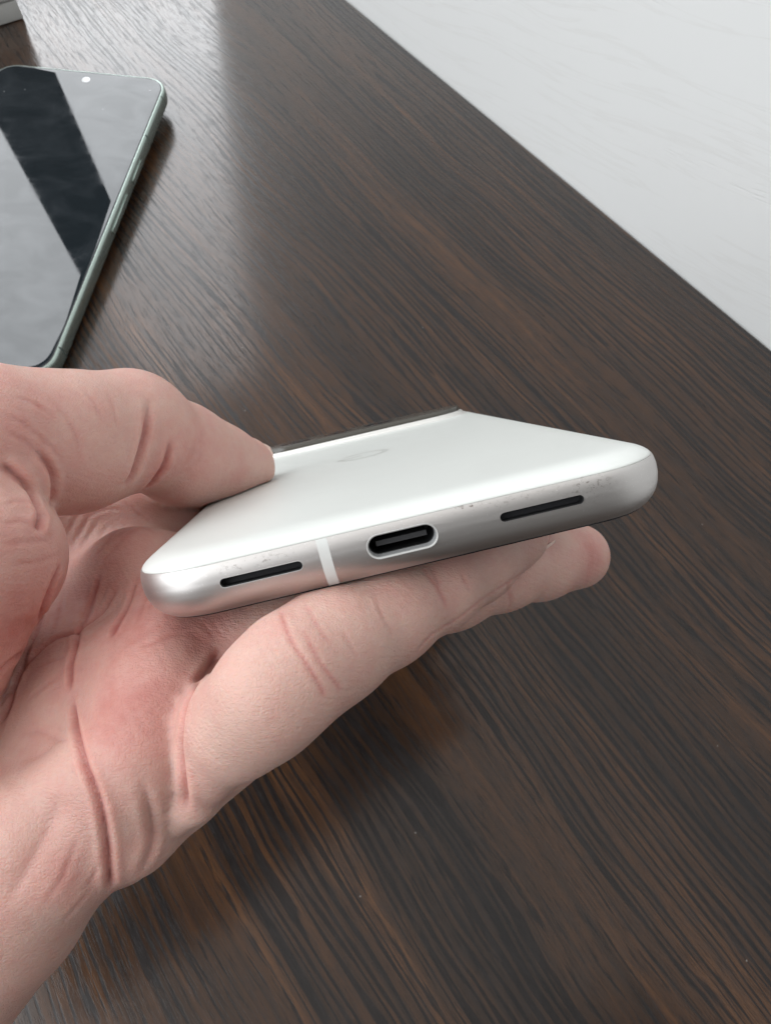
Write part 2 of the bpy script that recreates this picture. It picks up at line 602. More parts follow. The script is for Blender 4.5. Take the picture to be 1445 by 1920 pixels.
# antenna band across the frame
bx0, bx1 = -10.45, -9.05
rowsb = [(fr_off(z) - 0.02, z) for z in [2.59] + list(np.linspace(2.5, -3.95, 16)) + [-4.04]]
V, Fc = [], []
for o_, z in rowsb:
    dx = -0.02 * z
    V += [(bx0 + dx, o_, z), (bx1 + dx, o_, z), (bx1 + dx, o_ + 0.3, z), (bx0 + dx, o_ + 0.3, z)]
for i in range(len(rowsb) - 1):
    for k in range(4):
        a, b = i * 4 + k, i * 4 + (k + 1) % 4
        Fc.append((a, a + 4, b + 4, b))
Fc += [(0, 1, 2, 3), tuple(reversed(range(len(V) - 4, len(V))))]
mesh_obj('antenna_band', V, Fc, M_BAND, phone, sharp=40)

# charging port: pale rim, steel shell, black inside, tongue
port = mesh_obj('charging_port', *pill_rings([(pill(0, 0, 4.30, 1.36), 0.30), (pill(0, 0, 4.30, 1.36), 2.4),
                                             (pill(0, 0, 4.22, 1.28), 2.5)], False, False), M_PORT, phone, sharp=40)
mesh_obj('port_rim', *pill_rings([(pill(0, 0, 4.605, 1.645), 0.20), (pill(0, 0, 4.60, 1.64), 0.00), (pill(0, 0, 4.55, 1.59), -0.035),
                                  (pill(0, 0, 4.42, 1.47), 0.01), (pill(0, 0, 4.34, 1.40), 0.14),
                                  (pill(0, 0, 4.31, 1.37), 0.34)], False, False), M_RIM, port, sharp=60)
mesh_obj('port_cavity', *pill_rings([(pill(0, 0, 4.29, 1.35), 1.75), (pill(0, 0, 4.2, 1.27), 1.8), (pill(0, 0, 4.2, 1.27), 7.6)], False, True),
         M_BLACK, port, sharp=40)
v_, f_ = box_geo(-3.3, 3.3, 1.9, 7.4, -0.33, 0.33)
mesh_obj('port_tongue', v_, f_, M_TONGUE, port, smooth=False)


def slot(cx, hl, lip):
    s_ = mesh_obj('speaker_slot', *pill_rings([(pill(cx, 0, hl - .005, .595), 0.22), (pill(cx, 0, hl - 0.10, .50), 0.24),
                                              (pill(cx, 0, hl - 0.12, .48), 1.45)], False, False), M_BLACK, phone, sharp=40)
    # woven mesh at the bottom of the slot
    Vm, Fm = pill_rings([(pill(cx, 0, hl - 0.10, .50), 1.42), (pill(cx, 0, hl - 0.3, .3), 1.43)], False, True)
    mesh_obj('slot_mesh', Vm, Fm, M_MESH, s_, sharp=30)
    if not lip:
        return
    # pale lip round the slot
    mesh_obj('slot_lip', *pill_rings([(pill(cx, 0, hl + 0.065, .665), 0.02), (pill(cx, 0, hl + 0.05, .65), -0.018),
                                      (pill(cx, 0, hl - 0.01, .59), -0.012), (pill(cx, 0, hl - 0.015, .585), 0.10)], False, False),
             M_RIM, s_, sharp=60)


slot(SLOT_L, 5.25, True)
slot(SLOT_R, 5.45, False)


# camera bar: a raised pill across the back with a dark glass top
def pill_xy(cx, cy, hl, r, n=18):
    return [(x, y) for x, y in pill(cx, cy, hl, r, n)]


def pill_stack(rows, cx, cy, cap=True):
    """rows: (half length, radius, z) bottom to top"""
    V, Fc = [], []
    n = None
    for hl, r, z in rows:
        p = pill_xy(cx, cy, hl, r); n = len(p)
        V += [(x, y, z) for x, y in p]
    for i in range(len(rows) - 1):
        for k in range(n):
            a, b = i * n + k, i * n + (k + 1) % n
            Fc.append((a, b, b + n, a + n))
    if cap:
        Fc.append(tuple(range((len(rows) - 1) * n, len(rows) * n)))
    return V, Fc


BY = 130.0
bar = mesh_obj('camera_bar', *pill_stack([(33.2, 11.2, 4.28), (32.6, 10.6, 4.42), (32.2, 10.2, 4.7), (32.0, 10.0, 5.1), (31.8, 9.8, 5.35),
                                         (31.4, 9.4, 5.5), (30.9, 8.9, 5.52)], 0, BY), M_BAR, phone, sharp=50)
bg_ = mesh_obj('camera_glass', *pill_stack([(31.0, 9.0, 5.50), (31.0, 9.0, 6.5), (30.8, 8.8, 6.75), (30.2, 8.2, 6.85)], 0, BY), M_CAMGLASS, bar, sharp=40)
for lx in (-20, -7, 6):
    ring = [(lx + math.cos(a) * 4.6, BY + math.sin(a) * 4.6, z) for z in (6.84, 6.92) for a in np.linspace(0, 2 * math.pi, 32, False)]
    fcs = [(k, (k + 1) % 32, 32 + (k + 1) % 32, 32 + k) for k in range(32)] + [tuple(range(32, 64))]
    mesh_obj('camera_lens', ring, fcs, M_LENS, bar, sharp=40)

# the round letter mark on the back
LX, LY, LR, LT = -1.6, 71.0, 5.9, 1.5
V, Fc = [], []
NS = 56
for k in range(NS + 1):
    a = R_(38 + (360 - 38) * k / NS)
    for rr in (LR, LR - LT):
        V.append((LX - rr * math.cos(a), LY + rr * math.sin(a), 4.325))
for k in range(NS):
    Fc.append((2 * k, 2 * k + 1, 2 * k + 3, 2 * k + 2))
b0 = len(V)
V += [(LX - LR, LY + 0.75, 4.325), (LX - 0.1, LY + 0.75, 4.325), (LX - 0.1, LY - 0.75, 4.325), (LX - LR + .1, LY - 0.75, 4.325)]
Fc.append((b0, b0 + 1, b0 + 2, b0 + 3))
mesh_obj('logo', V, Fc, M_LOGO, phone)

# ------------------------------------------------------------------ the phone lying on the table
M_MINT = plain('mint_metal', (0.40, 0.475, 0.435), 0.22, 0.85, grain=0.02, scale=0.6)
M_MINTD = plain('mint_dark_line', (0.10, 0.13, 0.12), 0.4, scale=1)
M_BEZEL = plain('bezel_rubber', (0.012, 0.014, 0.014), 0.4, scale=1)
M_PUNCH = plain('front_camera_glint', (0.50, 0.50, 0.50), 0.3, 0.2, scale=1)  # pale grey puts the bright reflection in the lens into its colour

H2 = 8.0
br, tr, tl = ground(92, 706, H2), ground(322, 160, H2), ground(8, 128, H2)
ydir = (tr - br) / np.linalg.norm(tr - br)
xdir = np.array([ydir[1], -ydir[0]])
W2 = float(abs((tl - tr) @ xdir)) * 1000
L2 = float(np.linalg.norm(tr - br)) * 1000
p2 = bpy.data.objects.new('smartphone', None)
p2.empty_display_size = 0.01
COL.objects.link(p2)
# origin at the middle of the lower short edge
o2 = br - xdir * (W2 * 0.0005)
TILT = R_(1.15)
m2 = Matrix(((xdir[0], ydir[0], 0), (xdir[1], ydir[1], 0), (0, 0, 1))).to_4x4() @ Matrix.Rotation(TILT, 4, 'X')
m2.translation = Vector((o2[0], o2[1], 0.0003))
p2.matrix_world = m2 @ Matrix.Scale(0.001, 4)
tag(p2, 'pale green smartphone lying face up on the table, window reflected in its black screen', 'smartphone')
hw2, hl2 = W2 / 2, L2 / 2
fr2 = [(2.2, 7.55), (1.35, 7.62), (0.85, 7.58), (0.50, 7.38), (0.22, 6.9), (0.06, 6.1), (0, 5.0), (0, 3.8), (0.08, 2.6), (0.35, 1.4), (0.9, 0.6), (1.7, 0.15), (2.8, 0.0)]
V, Fc = loft(fr2, hw2, hl2, 11.0, hl2)
mesh_obj('frame', V, Fc, M_MINT, p2, sharp=60)
V, Fc = loft([(3.6, 7.72), (2.0, 7.72), (1.75, 7.70), (1.48, 7.60), (1.48, 7.4)], hw2, hl2, 11.0, hl2, True, False)
d2 = mesh_obj('display', V, Fc, M_SCREEN, p2, sharp=50)
V, Fc = loft([(1.49, 7.58), (1.49, 7.66), (1.28, 7.655), (1.26, 7.5)], hw2, hl2, 11.0, hl2, False, False)
mesh_obj('display_gasket', V, Fc, M_BEZEL, p2, sharp=50)


def local2(u, v, h):
    g_ = ground(u, v, h) - o2
    return float(g_ @ xdir) * 1000, float(g_ @ ydir) * 1000


px_, py_ = local2(163, 152, 8 + 2.5)
ring = [(px_ + math.cos(a) * r_, py_ + math.sin(a) * r_, z) for r_, z in ((1.9, 7.726), (1.7, 7.75)) for a in np.linspace(0, 2 * math.pi, 28, False)]
mesh_obj('front_camera', ring, [(k, (k + 1) % 28, 28 + (k + 1) % 28, 28 + k) for k in range(28)] + [tuple(range(28, 56))], M_PUNCH, d2, sharp=40)
for (ua, va), (ub, vb) in (((262, 306), (247, 344)), ((237, 368), (205, 436))):
    ya, yb = local2(ua, va, 6)[1], local2(ub, vb, 6)[1]
    y0, y1 = min(ya, yb), max(ya, yb)
    bm = bmesh.new()
    v_, f_ = box_geo(hw2 - 0.5, hw2 + 0.55, y0, y1, 2.9, 5.6)
    vs = [bm.verts.new(q) for q in v_]
    for q in f_:
        bm.faces.new([vs[i] for i in q])
    bmesh.ops.recalc_face_normals(bm, faces=bm.faces)
    bmesh.ops.bevel(bm, geom=list(bm.edges), offset=0.35, segments=3, affect='EDGES')
    me = bpy.data.meshes.new('side_button'); bm.to_mesh(me); bm.free()
    me.polygons.foreach_set('use_smooth', [True] * len(me.polygons)); me.set_sharp_from_angle(angle=R_(50))
    me.materials.append(M_MINT)
    b_ = bpy.data.objects.new('side_button', me); COL.objects.link(b_); b_.parent = p2


def antenna2(side, pos):
    V, Fc = [], []
    for o_, z in fr2[2:11]:
        for d in (-0.45, 0.45):
            if side == 'x':
                V.append((hw2 - o_ + 0.015, pos + d, z))
            else:
                V.append((pos + d, 2 * hl2 - o_ + 0.015, z))
    for i in range(len(V) // 2 - 1):
        Fc.append((2 * i, 2 * i + 1, 2 * i + 3, 2 * i + 2))
    mesh_obj('antenna_line', V, Fc, M_MINTD, p2)


for u, v in ((305, 192), (273, 262), (101, 650)):
    antenna2('x', local2(u, v, 8)[1])
antenna2('y', local2(172, 137, 8)[0])
# the lens rings on its back lift the far end off the table
for ly in (L2 - 16, L2 - 36, L2 - 56):
    ring = [(-hw2 + 16 + math.cos(a) * 8, ly + math.sin(a) * 8, z) for z in (0.3, -2.0 * ly / L2 - 0.5) for a in np.linspace(0, 2 * math.pi, 28, False)]
    mesh_obj('camera_ring', ring, [(k, (k + 1) % 28, 28 + (k + 1) % 28, 28 + k) for k in range(28)] + [tuple(range(28, 56))], M_MINTD, p2, sharp=40)

# ------------------------------------------------------------------ the white box at the far corner
M_CARD = plain('white_card', (0.56, 0.565, 0.545), 0.55, scale=300, grain=0.1)
bc = ground(46, 36)
bl_ = ground(0, 50)
bd = (bl_ - bc) / np.linalg.norm(bl_ - bc)
bn = np.array([bd[1], -bd[0]])
bxo = bpy.data.objects.new('carton', None)
COL.objects.link(bxo)
mb = Matrix(((bd[0], -bn[0], 0), (bd[1], -bn[1], 0), (0, 0, 1))).to_4x4()
if bn[1] > 0:
    mb = Matrix(((bd[0], bn[0], 0), (bd[1], bn[1], 0), (0, 0, 1))).to_4x4()
mb.translation = Vector((bc[0], bc[1], 0.0002))
bxo.matrix_world = mb
tag(bxo, 'white cardboard box standing on the table at the far left corner', 'box')
bevel_box('box_base', (0, 0.165, 0, 0.085, 0.0, 0.009), M_CARD, bxo, bev=0.0006)
bevel_box('box_lid', (-0.0006, 0.1656, -0.0006, 0.0856, 0.0094, 0.034), M_CARD, bxo, bev=0.0008)

# ------------------------------------------------------------------ the hand (camera-frame millimetres, then world)
VOX = 0.66
LO = np.array([-112.0, -36.0, 62.0]); HI = np.array([52.0, 100.0, 178.0])
DIM = np.ceil((HI - LO) / VOX).astype(int) + 1
AX = [LO[i] + VOX * np.arange(DIM[i]) for i in range(3)]
BIG = 14.0


def PL(x, y, z):
    return PH_R @ (PH_S * np.array([x, y, z], float)) + PH_T


class Field:
    def __init__(self):
        self.d = np.full(DIM, BIG, np.float32)

    def _box(self, lo, hi):
        a = np.clip(np.floor((lo - LO) / VOX).astype(int), 0, DIM)
        b = np.clip(np.ceil((hi - LO) / VOX).astype(int) + 1, 0, DIM)
        if np.any(b <= a):
            return None, None
        sl = tuple(slice(a[i], b[i]) for i in range(3))
        g = np.meshgrid(*[AX[i][a[i]:b[i]] for i in range(3)], indexing='ij')
        return sl, np.stack(g, -1).astype(np.float32)

    def _join(self, sl, d, k):
        c = self.d[sl]
        if k <= 0:
            self.d[sl] = np.minimum(c, d)
        else:
            h = np.maximum(k - np.abs(c - d), 0) / k
            self.d[sl] = np.minimum(c, d) - h * h * k * 0.25

    def cone(self, a, ra, b, rb, k=3.0):
        a, b = np.asarray(a, float), np.asarray(b, float)
        pad = max(ra, rb) + k + 5
        sl, p = self._box(np.minimum(a, b) - pad, np.maximum(a, b) + pad)
        if sl is None:
            return self
        ab = b - a
        L = np.linalg.norm(ab)
        u = ab / max(L, 1e-6)
        pa = p - a
        t = pa @ u
        q = np.sqrt(np.maximum((pa * pa).sum(-1) - t * t, 0))
        # shift along the axis for a proper tapered capsule
        sn = np.clip((ra - rb) / max(L, 1e-6), -0.95, 0.95)
        cs = math.sqrt(1 - sn * sn)
        tt = np.clip((t + q * sn / cs) / max(L, 1e-6), 0, 1)
        r = ra + (rb - ra) * tt
        d = np.sqrt((t - tt * L) ** 2 + q * q) - r
        self._join(sl, d.astype(np.float32), k)
        return self

    def chain(self, pts, k=3.0):
        for (a, ra), (b, rb) in zip(pts[:-1], pts[1:]):
            self.cone(a, ra, b, rb, k)
        return self

    def ell(self, c, rad, axes=None, k=3.0):
        c = np.asarray(c, float); rad = np.asarray(rad, float)
        pad = rad.max() + k + 4
        sl, p = self._box(c - pad, c + pad)
        if sl is None:
            return self
        q = p - c
        if axes is not None:
            q = q @ np.asarray(axes, float).T
        k0 = np.sqrt(((q / rad) ** 2).sum(-1)); k1 = np.sqrt(((q / rad ** 2) ** 2).sum(-1))
        self._join(sl, (k0 * (k0 - 1) / np.maximum(k1, 1e-6)).astype(np.float32), k)
        return self

    def add(self, other, k):
        c, d = self.d, other.d
        if k <= 0:
            self.d = np.minimum(c, d)
        else:
            h = np.maximum(k - np.abs(c - d), 0) / k
            self.d = np.minimum(c, d) - h * h * k * 0.25
        return self


def frame_axes(a, b, n):
    """rows: along a->b, then in the plane of n, then across"""
    x = np.asarray(b, float) - np.asarray(a, float); x /= np.linalg.norm(x)
    z = np.asarray(n, float); z = z - x * (z @ x); z /= np.linalg.norm(z)
    return np.stack([x, np.cross(z, x), z])


# palm: four metacarpals fanned from the wrist, thick at the little-finger side
m5, m4, m3, m2 = P(262, 1420, 89), P(330, 1235, 103), P(300, 1110, 118), P(285, 985, 135)
c5, c4, c3, c2 = np.array([-74, 70, 92.]), np.array([-79, 60, 102.]), np.array([-83, 50, 110.]), np.array([-86, 40, 117.])
palm = Field()
palm.cone(m5, 8.2, c5, 13, 6).cone(m4, 9.5, c4, 13, 7).cone(m3, 9.6, c3, 13, 7).cone(m2, 9.6, c2, 12.5, 7)
palm.cone(P(60, 1000, 122), 9, m2, 9, 7)                       # web towards the thumb
palm.cone(np.array([-80, 62, 98.]), 17, np.array([-125, 110, 104.]), 20, 8)
# heel of the hand
palm.cone(P(95, 1580, 89), 10.1, P(-4, 1690, 90), 11.4, 1.2).cone(P(-4, 1690, 90), 11.4, P(-145, 1838, 92), 13.4, 1.2)
# mounts under the fingers
palm.cone(P(296, 1345, 93.5), 8.4, P(238, 1540, 90), 7.2, 2.2)
palm.cone(P(320, 1290, 99), 9.5, P(180, 1300, 104), 9.0, 6)
palm.chain([(P(470, 1388, 91), 4.4), (P(345, 1482, 93), 4.9), (P(228, 1582, 94), 5.4)], 1.5)
palm.cone(P(330, 1150, 106), 6.0, P(250, 1060, 113), 6.0, 4)
palm.cone(P(235, 1150, 119), 10, P(60, 1290, 113), 12, 9)
# ball of the thumb
palm.cone(P(-45, 1045, 91), 11.2, P(-300, 1370, 90), 17, 1.2)

thumb = Field()
thumb.chain([(P(-150, 850, 92), 10.8), (P(-20, 830, 97), 10.2), (P(130, 830, 105), 10.0), (P(238, 808, 113), 9.6)], 4)
thumb.chain([(P(256, 808, 114), 8.6), (P(345, 850, 126), 8.2), (P(402, 868, 134.5), 7.3), (P(456, 877, 142), 6.5)], 4)
thumb.cone(P(-40, 850, 91.5), 7.2, P(36, 892, 94.3), 4.9, 0.8).cone(P(36, 892, 94.3), 4.9, P(70, 940, 98), 2.6, 0.8)
thumb.cone(P(335, 878, 122), 6.4, P(385, 880, 131), 6.2, 3)

little = Field()
little.chain([(P(503, 1306, 81), 6.8), (P(552, 1258, 83), 6.9), (P(622, 1211, 87.5), 7.0), (P(720, 1150, 94), 6.9),
              (P(814, 1097, 100.5), 6.45), (P(885, 1052, 107), 6.3), (P(962, 1004, 114.5), 5.7)], 2.5)
little.chain([(P(503, 1306, 81), 6.8), (P(446, 1374, 83), 5.6), (P(394, 1440, 85), 3.7), (P(366, 1500, 86.5), 2.6), (P(330, 1530, 89), 2.6)], 1.6)
little.cone(P(490, 1325, 83), 6.6, P(340, 1400, 94), 6.0, 2)
ring_f = Field()
ring_f.chain([(m4, 8.5), (P(560, 1190, 103), 8.3), (P(735, 1124, 103), 7.6), (P(840, 1093, 113), 7.4), (P(935, 1067, 122), 7.1), (P(1010, 1052, 130), 7.0), (P(1080, 1043, 138), 6.5)], 2.5)
mid_f = Field()
mid_f.chain([(m3, 9.0), (PL(-10, 50, -16.5), 8.6), (PL(14, 58, -14.5), 7.9), (PL(34, 62, -12.3), 7.2)], 2.5)
index_f = Field()
index_f.chain([(m2, 9.0), (PL(-12, 82, -16.5), 8.4), (PL(12, 88, -14), 7.7), (PL(30, 90, -12), 7.0)], 2.5)

hand = Field()
hand.d = palm.d
hand.add(mid_f, 3).add(index_f, 3).add(ring_f, 2.0).add(little, 0.3).add(thumb, 1.0)
# the flesh gives way to the phone
near_ = np.argwhere(hand.d < 2.5)
loc_ = ((LO + VOX * near_ - PH_T) @ PH_R) / PH_S
q = np.abs(loc_ - np.array([PCX, HL, 0])) - np.array([HW - 3.2, HL - 3.2, 4.36 - 3.2])
dph = (np.linalg.norm(np.maximum(q, 0), axis=1) + np.minimum(q.max(1), 0) - 3.2) * PH_S
ix_ = tuple(near_.T)
hand.d[ix_] = np.maximum(hand.d[ix_], (-dph + 0.03).astype(np.float32))
del near_, loc_, q


del palm, thumb, little, ring_f, mid_f, index_f


def surface_nets(D):
    s = D < 0
    n0, n1, n2 = D.shape
    c = np.zeros((n0 - 1, n1 - 1, n2 - 1), np.int8)
    for i in (0, 1):
        for j in (0, 1):
            for k in (0, 1):
                c += s[i:n0 - 1 + i, j:n1 - 1 + j, k:n2 - 1 + k]
    act = (c > 0) & (c < 8)
    ids = np.argwhere(act)
    idx = np.full(act.shape, -1, np.int64)
    idx[act] = np.arange(len(ids))
    corners = np.array([(i, j, k) for i in (0, 1) for j in (0, 1) for k in (0, 1)])
    vals = np.stack([D[ids[:, 0] + o[0], ids[:, 1] + o[1], ids[:, 2] + o[2]] for o in corners], 1)
    acc = np.zeros((len(ids), 3)); cnt = np.zeros(len(ids))
    for a in range(8):
        for b in range(a + 1, 8):
            if np.abs(corners[a] - corners[b]).sum() != 1:
                continue
            va, vb = vals[:, a], vals[:, b]
            mk = (va < 0) != (vb < 0)
            t = va[mk] / (va[mk] - vb[mk])
            acc[mk] += corners[a] + t[:, None] * (corners[b] - corners[a])
            cnt[mk] += 1
    verts = ids + acc / cnt[:, None]
    faces = []
    for ax in range(3):
        o1, o2_ = [(1, 2), (2, 0), (0, 1)][ax]
        sa = [slice(None)] * 3; sb = [slice(None)] * 3
        sa[ax] = slice(0, -1); sb[ax] = slice(1, None)
        e = s[tuple(sa)] != s[tuple(sb)]
        p = np.argwhere(e)
        ok = (p[:, o1] > 0) & (p[:, o2_] > 0) & (p[:, o1] < idx.shape[o1]) & (p[:, o2_] < idx.shape[o2_])
        p = p[ok]
        e1 = np.zeros(3, int); e1[o1] = 1
        e2 = np.zeros(3, int); e2[o2_] = 1
        g = lambda q_: idx[q_[:, 0], q_[:, 1], q_[:, 2]]
        f = np.stack([g(p - e1 - e2), g(p - e2), g(p), g(p - e1)], 1)
        inside = s[p[:, 0], p[:, 1], p[:, 2]]
        f[~inside] = f[~inside][:, ::-1]
        faces.append(f)
    return verts, np.concatenate(faces)


for ax_ in range(3):                                            # close the wrist where the field ends
    for e_ in (0, -1):
        sl_ = [slice(None)] * 3
        sl_[ax_] = e_
        hand.d[tuple(sl_)] = 0.5
hv, hf = surface_nets(hand.d)
hv = LO + hv * VOX
hv = hv.astype(float)


def laplace(v, f, n, lam=0.5):
    e = np.concatenate([f[:, [0, 1]], f[:, [1, 2]], f[:, [2, 3]], f[:, [3, 0]]])
    e = np.concatenate([e, e[:, ::-1]])
    deg = np.bincount(e[:, 0], minlength=len(v)).astype(float)
    for _ in range(n):
        a = np.stack([np.bincount(e[:, 0], v[e[:, 1], i], len(v)) for i in range(3)], 1) / deg[:, None]
        v = v + lam * (a - v)
    return v


hv = laplace(hv, hf, 2, 0.5)


def subdivide(v, f):
    """each quad into four"""
    e = np.concatenate([f[:, [0, 1]], f[:, [1, 2]], f[:, [2, 3]], f[:, [3, 0]]])
    es = np.sort(e, 1)
    key = es[:, 0] * np.int64(len(v)) + es[:, 1]
    uq, inv = np.unique(key, return_inverse=True)
    a, b = uq // len(v), uq % len(v)
    n, m_ = len(f), len(v)
    ev = m_ + inv.reshape(4, n).T
    fc = m_ + len(uq) + np.arange(n)
    nv = np.concatenate([v, (v[a] + v[b]) / 2, v[f].mean(1)])
    nf = np.concatenate([np.stack([f[:, k], ev[:, k], fc, ev[:, k - 1]], 1) for k in range(4)])
    return nv, nf


def normals(v, f):
    n = np.cross(v[f[:, 2]] - v[f[:, 0]], v[f[:, 3]] - v[f[:, 1]])
    o = np.stack([np.bincount(f.ravel(), np.repeat(n[:, i], 4), len(v)) for i in range(3)], 1)
    return o / np.maximum(np.linalg.norm(o, axis=1, keepdims=True), 1e-9)


hv, hf = subdivide(hv, hf)
hv = laplace(hv, hf, 2, 0.5)
bvh = BVHTree.FromPolygons([Vector(p) for p in hv], [tuple(map(int, q_)) for q_ in hf])


def cast(u, v):
    d = Vector(P(u, v, 1.0)).normalized()
    hit = bvh.ray_cast(Vector((0, 0, 0)), d)
    return None if hit[0] is None else np.array(hit[0])


def on_skin(poly, step=0.35):
    """pixel polyline -> dense 3-D polyline on the skin"""
    pts = []
    poly = np.array(poly, float)
    t = np.arange(len(poly))
    tt = np.linspace(0, len(poly) - 1, len(poly) * 26)
    # Catmull-Rom
    k = np.clip(tt.astype(int), 0, len(poly) - 2); f_ = (tt - k)[:, None]
    p0, p1, p2_, p3 = (poly[np.clip(k + d, 0, len(poly) - 1)] for d in (-1, 0, 1, 2))
    c = 0.5 * (2 * p1 + (p2_ - p0) * f_ + (2 * p0 - 5 * p1 + 4 * p2_ - p3) * f_ ** 2 + (3 * p1 - p0 - 3 * p2_ + p3) * f_ ** 3)
    out, prm = [], []
    for i, (u, v) in enumerate(c):
        h = cast(u, v)
        if h is not None:
            out.append(h); prm.append(i / (len(c) - 1))
    return np.array(out), np.array(prm)


red = np.zeros(len(hv))
dent = np.zeros(len(hv))
HN = normals(hv, hf)


def crease(poly, depth=0.5, width=0.55, swell=0.25, tint=0.4, fade=0.18, tw=None):
    global red, dent
    pts, prm = on_skin(poly)
    if len(pts) < 3:
        return
    R = max(width * 5, 3.0)
    near = np.where(np.all((hv > pts.min(0) - R) & (hv < pts.max(0) + R), axis=1))[0]
    best = np.full(len(near), 1e9); bp = np.zeros(len(near))
    for i in range(0, len(pts), 1):
        d = ((hv[near] - pts[i]) ** 2).sum(1)
        mk = d < best
        best[mk] = d[mk]; bp[mk] = prm[i]
    d = np.sqrt(best)
    env = np.clip(np.minimum(bp, 1 - bp) / max(fade, 1e-3), 0, 1)
    env = env * env * (3 - 2 * env)
    prof = -0.9 * depth * np.exp(-(d / width) ** 1.15) + swell * depth * np.exp(-((d - 2.4 * width) / (1.5 * width)) ** 2)
    dent[near] += prof * env
    red[near] += tint * env * np.exp(-(d / (tw or width * 1.3)) ** 2)


def blush(u, v, rad, amt):
    global red
    h = cast(u, v)
    if h is not None:
        d2_ = ((hv - h) ** 2).sum(1)
        red += amt * np.exp(-d2_ / (rad * rad))


def swell(u, v, rad, amt):
    global dent
    h = cast(u, v)
    if h is not None:
        dent += amt * np.exp(-((hv - h) ** 2).sum(1) / (rad * rad))


# palm lines
crease([(136, 1300), (145, 1368), (160, 1431), (179, 1479), (194, 1528), (203, 1586), (206, 1634), (208, 1668)], 0.75, 0.38, 0.4, 0.8, 0.10)
crease([(117, 1053), (98, 1095), (81, 1139), (69, 1185), (51, 1217), (46, 1242), (32, 1278), (15, 1332), (0, 1357)], 0.6, 0.42, 0.4, 0.55, 0.08)
crease([(191, 1070), (176, 1119), (164, 1156), (149, 1185), (142, 1217), (135, 1242), (133, 1266), (132, 1300)], 0.5, 0.38, 0.4, 0.6, 0.12)
crease([(225, 1095), (196, 1144), (171, 1166), (147, 1185), (110, 1195), (81, 1215), (49, 1251), (24, 1298)], 0.45, 0.38, 0.4, 0.5, 0.12)
crease([(260, 1075), (240, 1136), (220, 1173), (208, 1198)], 0.45, 0.42, 0.4, 0.5, 0.25)
crease([(0, 1259), (24, 1237), (46, 1222)], 0.5, 0.45, 0.3, 0.4, 0.2)
crease([(0, 1310), (20, 1297), (30, 1285)], 0.4, 0.4, 0.3, 0.3, 0.2)
crease([(262, 1450), (279, 1508), (287, 1562), (281, 1600), (262, 1645)], 0.5, 0.5, 0.5, 0.2, 0.3)
crease([(417, 1213), (397, 1247), (373, 1281), (351, 1324), (343, 1373), (342, 1431), (346, 1479), (351, 1523)], 0.8, 0.5, 0.35, 0.6, 0.12)
# thumb folds
crease([(66, 840), (86, 865), (97, 885), (101, 904), (98, 930), (94, 953)], 0.75, 0.42, 0.4, 0.5, 0.2)
crease([(0, 868), (44, 904), (73, 955), (77, 968), (70, 997)], 1.0, 0.45, 0.35, 0.55, 0.12)
crease([(281, 742), (274, 805), (264, 844), (248, 890), (229, 917)], 0.95, 0.52, 0.35, 0.7, 0.25)
crease([(322, 820), (310, 867), (287, 902), (262, 924)], 0.7, 0.48, 0.35, 0.6, 0.25)
# finer lines read off the skin
for poly in ([(0, 772), (50, 798), (96, 838), (120, 870)], [(84, 742), (122, 780), (146, 826), (152, 880)], [(0, 800), (46, 826), (76, 852)],
             [(150, 720), (180, 760), (196, 800)], [(200, 730), (214, 770), (220, 812)], [(20, 740), (70, 760), (110, 790)],
             [(124, 1006), (140, 976), (152, 952)], [(130, 1030), (156, 990), (172, 960)], [(144, 1042), (170, 1000), (190, 970)],
             [(158, 1050), (186, 1010), (206, 982)], [(170, 1056), (200, 1018), (220, 992)], [(186, 1062), (214, 1028), (236, 1004)],
             [(160, 970), (200, 955), (240, 958)], [(230, 1010), (262, 990), (292, 1000)], [(236, 940), (262, 962), (290, 985)], [(300, 952), (330, 958), (352, 950)],
             [(170, 1092), (162, 1130), (150, 1165)], [(120, 1100), (112, 1150), (96, 1196)], [(205, 1095), (186, 1140), (170, 1180)], [(290, 1090), (268, 1140), (250, 1190)],
             [(60, 1260), (100, 1240), (130, 1232)], [(40, 1330), (80, 1290), (120, 1262)], [(30, 1380), (70, 1372), (110, 1385), (140, 1392)],
             [(250, 1215), (290, 1205), (330, 1190), (370, 1188)], [(380, 1165), (392, 1180), (404, 1200)], [(395, 1160), (404, 1176), (412, 1196)],
             [(180, 1650), (150, 1690), (110, 1740)], [(150, 1560), (120, 1640), (80, 1700)], [(196, 1600), (170, 1650), (150, 1670)],
             [(0, 950), (36, 940), (66, 948)], [(0, 985), (40, 978), (72, 985)], [(0, 1020), (50, 1016), (104, 1012)], [(10, 1060), (60, 1054), (110, 1040)],
             [(640, 1180), (656, 1210), (676, 1240)], [(860, 1060), (872, 1090), (884, 1112)], [(700, 1110), (716, 1150), (740, 1196)]):
    crease(poly, 0.13, 0.28, 0.4, 0.22, 0.35, 0.4)
# broad soft hollows of the heel
crease([(0, 1712), (50, 1630), (92, 1545), (112, 1480)], 0.9, 2.8, 0.3, 0.1, 0.3, 1.0)
crease([(40, 1430), (90, 1400), (130, 1360)], 0.5, 2.2, 0.3, 0.1, 0.3, 1.0)
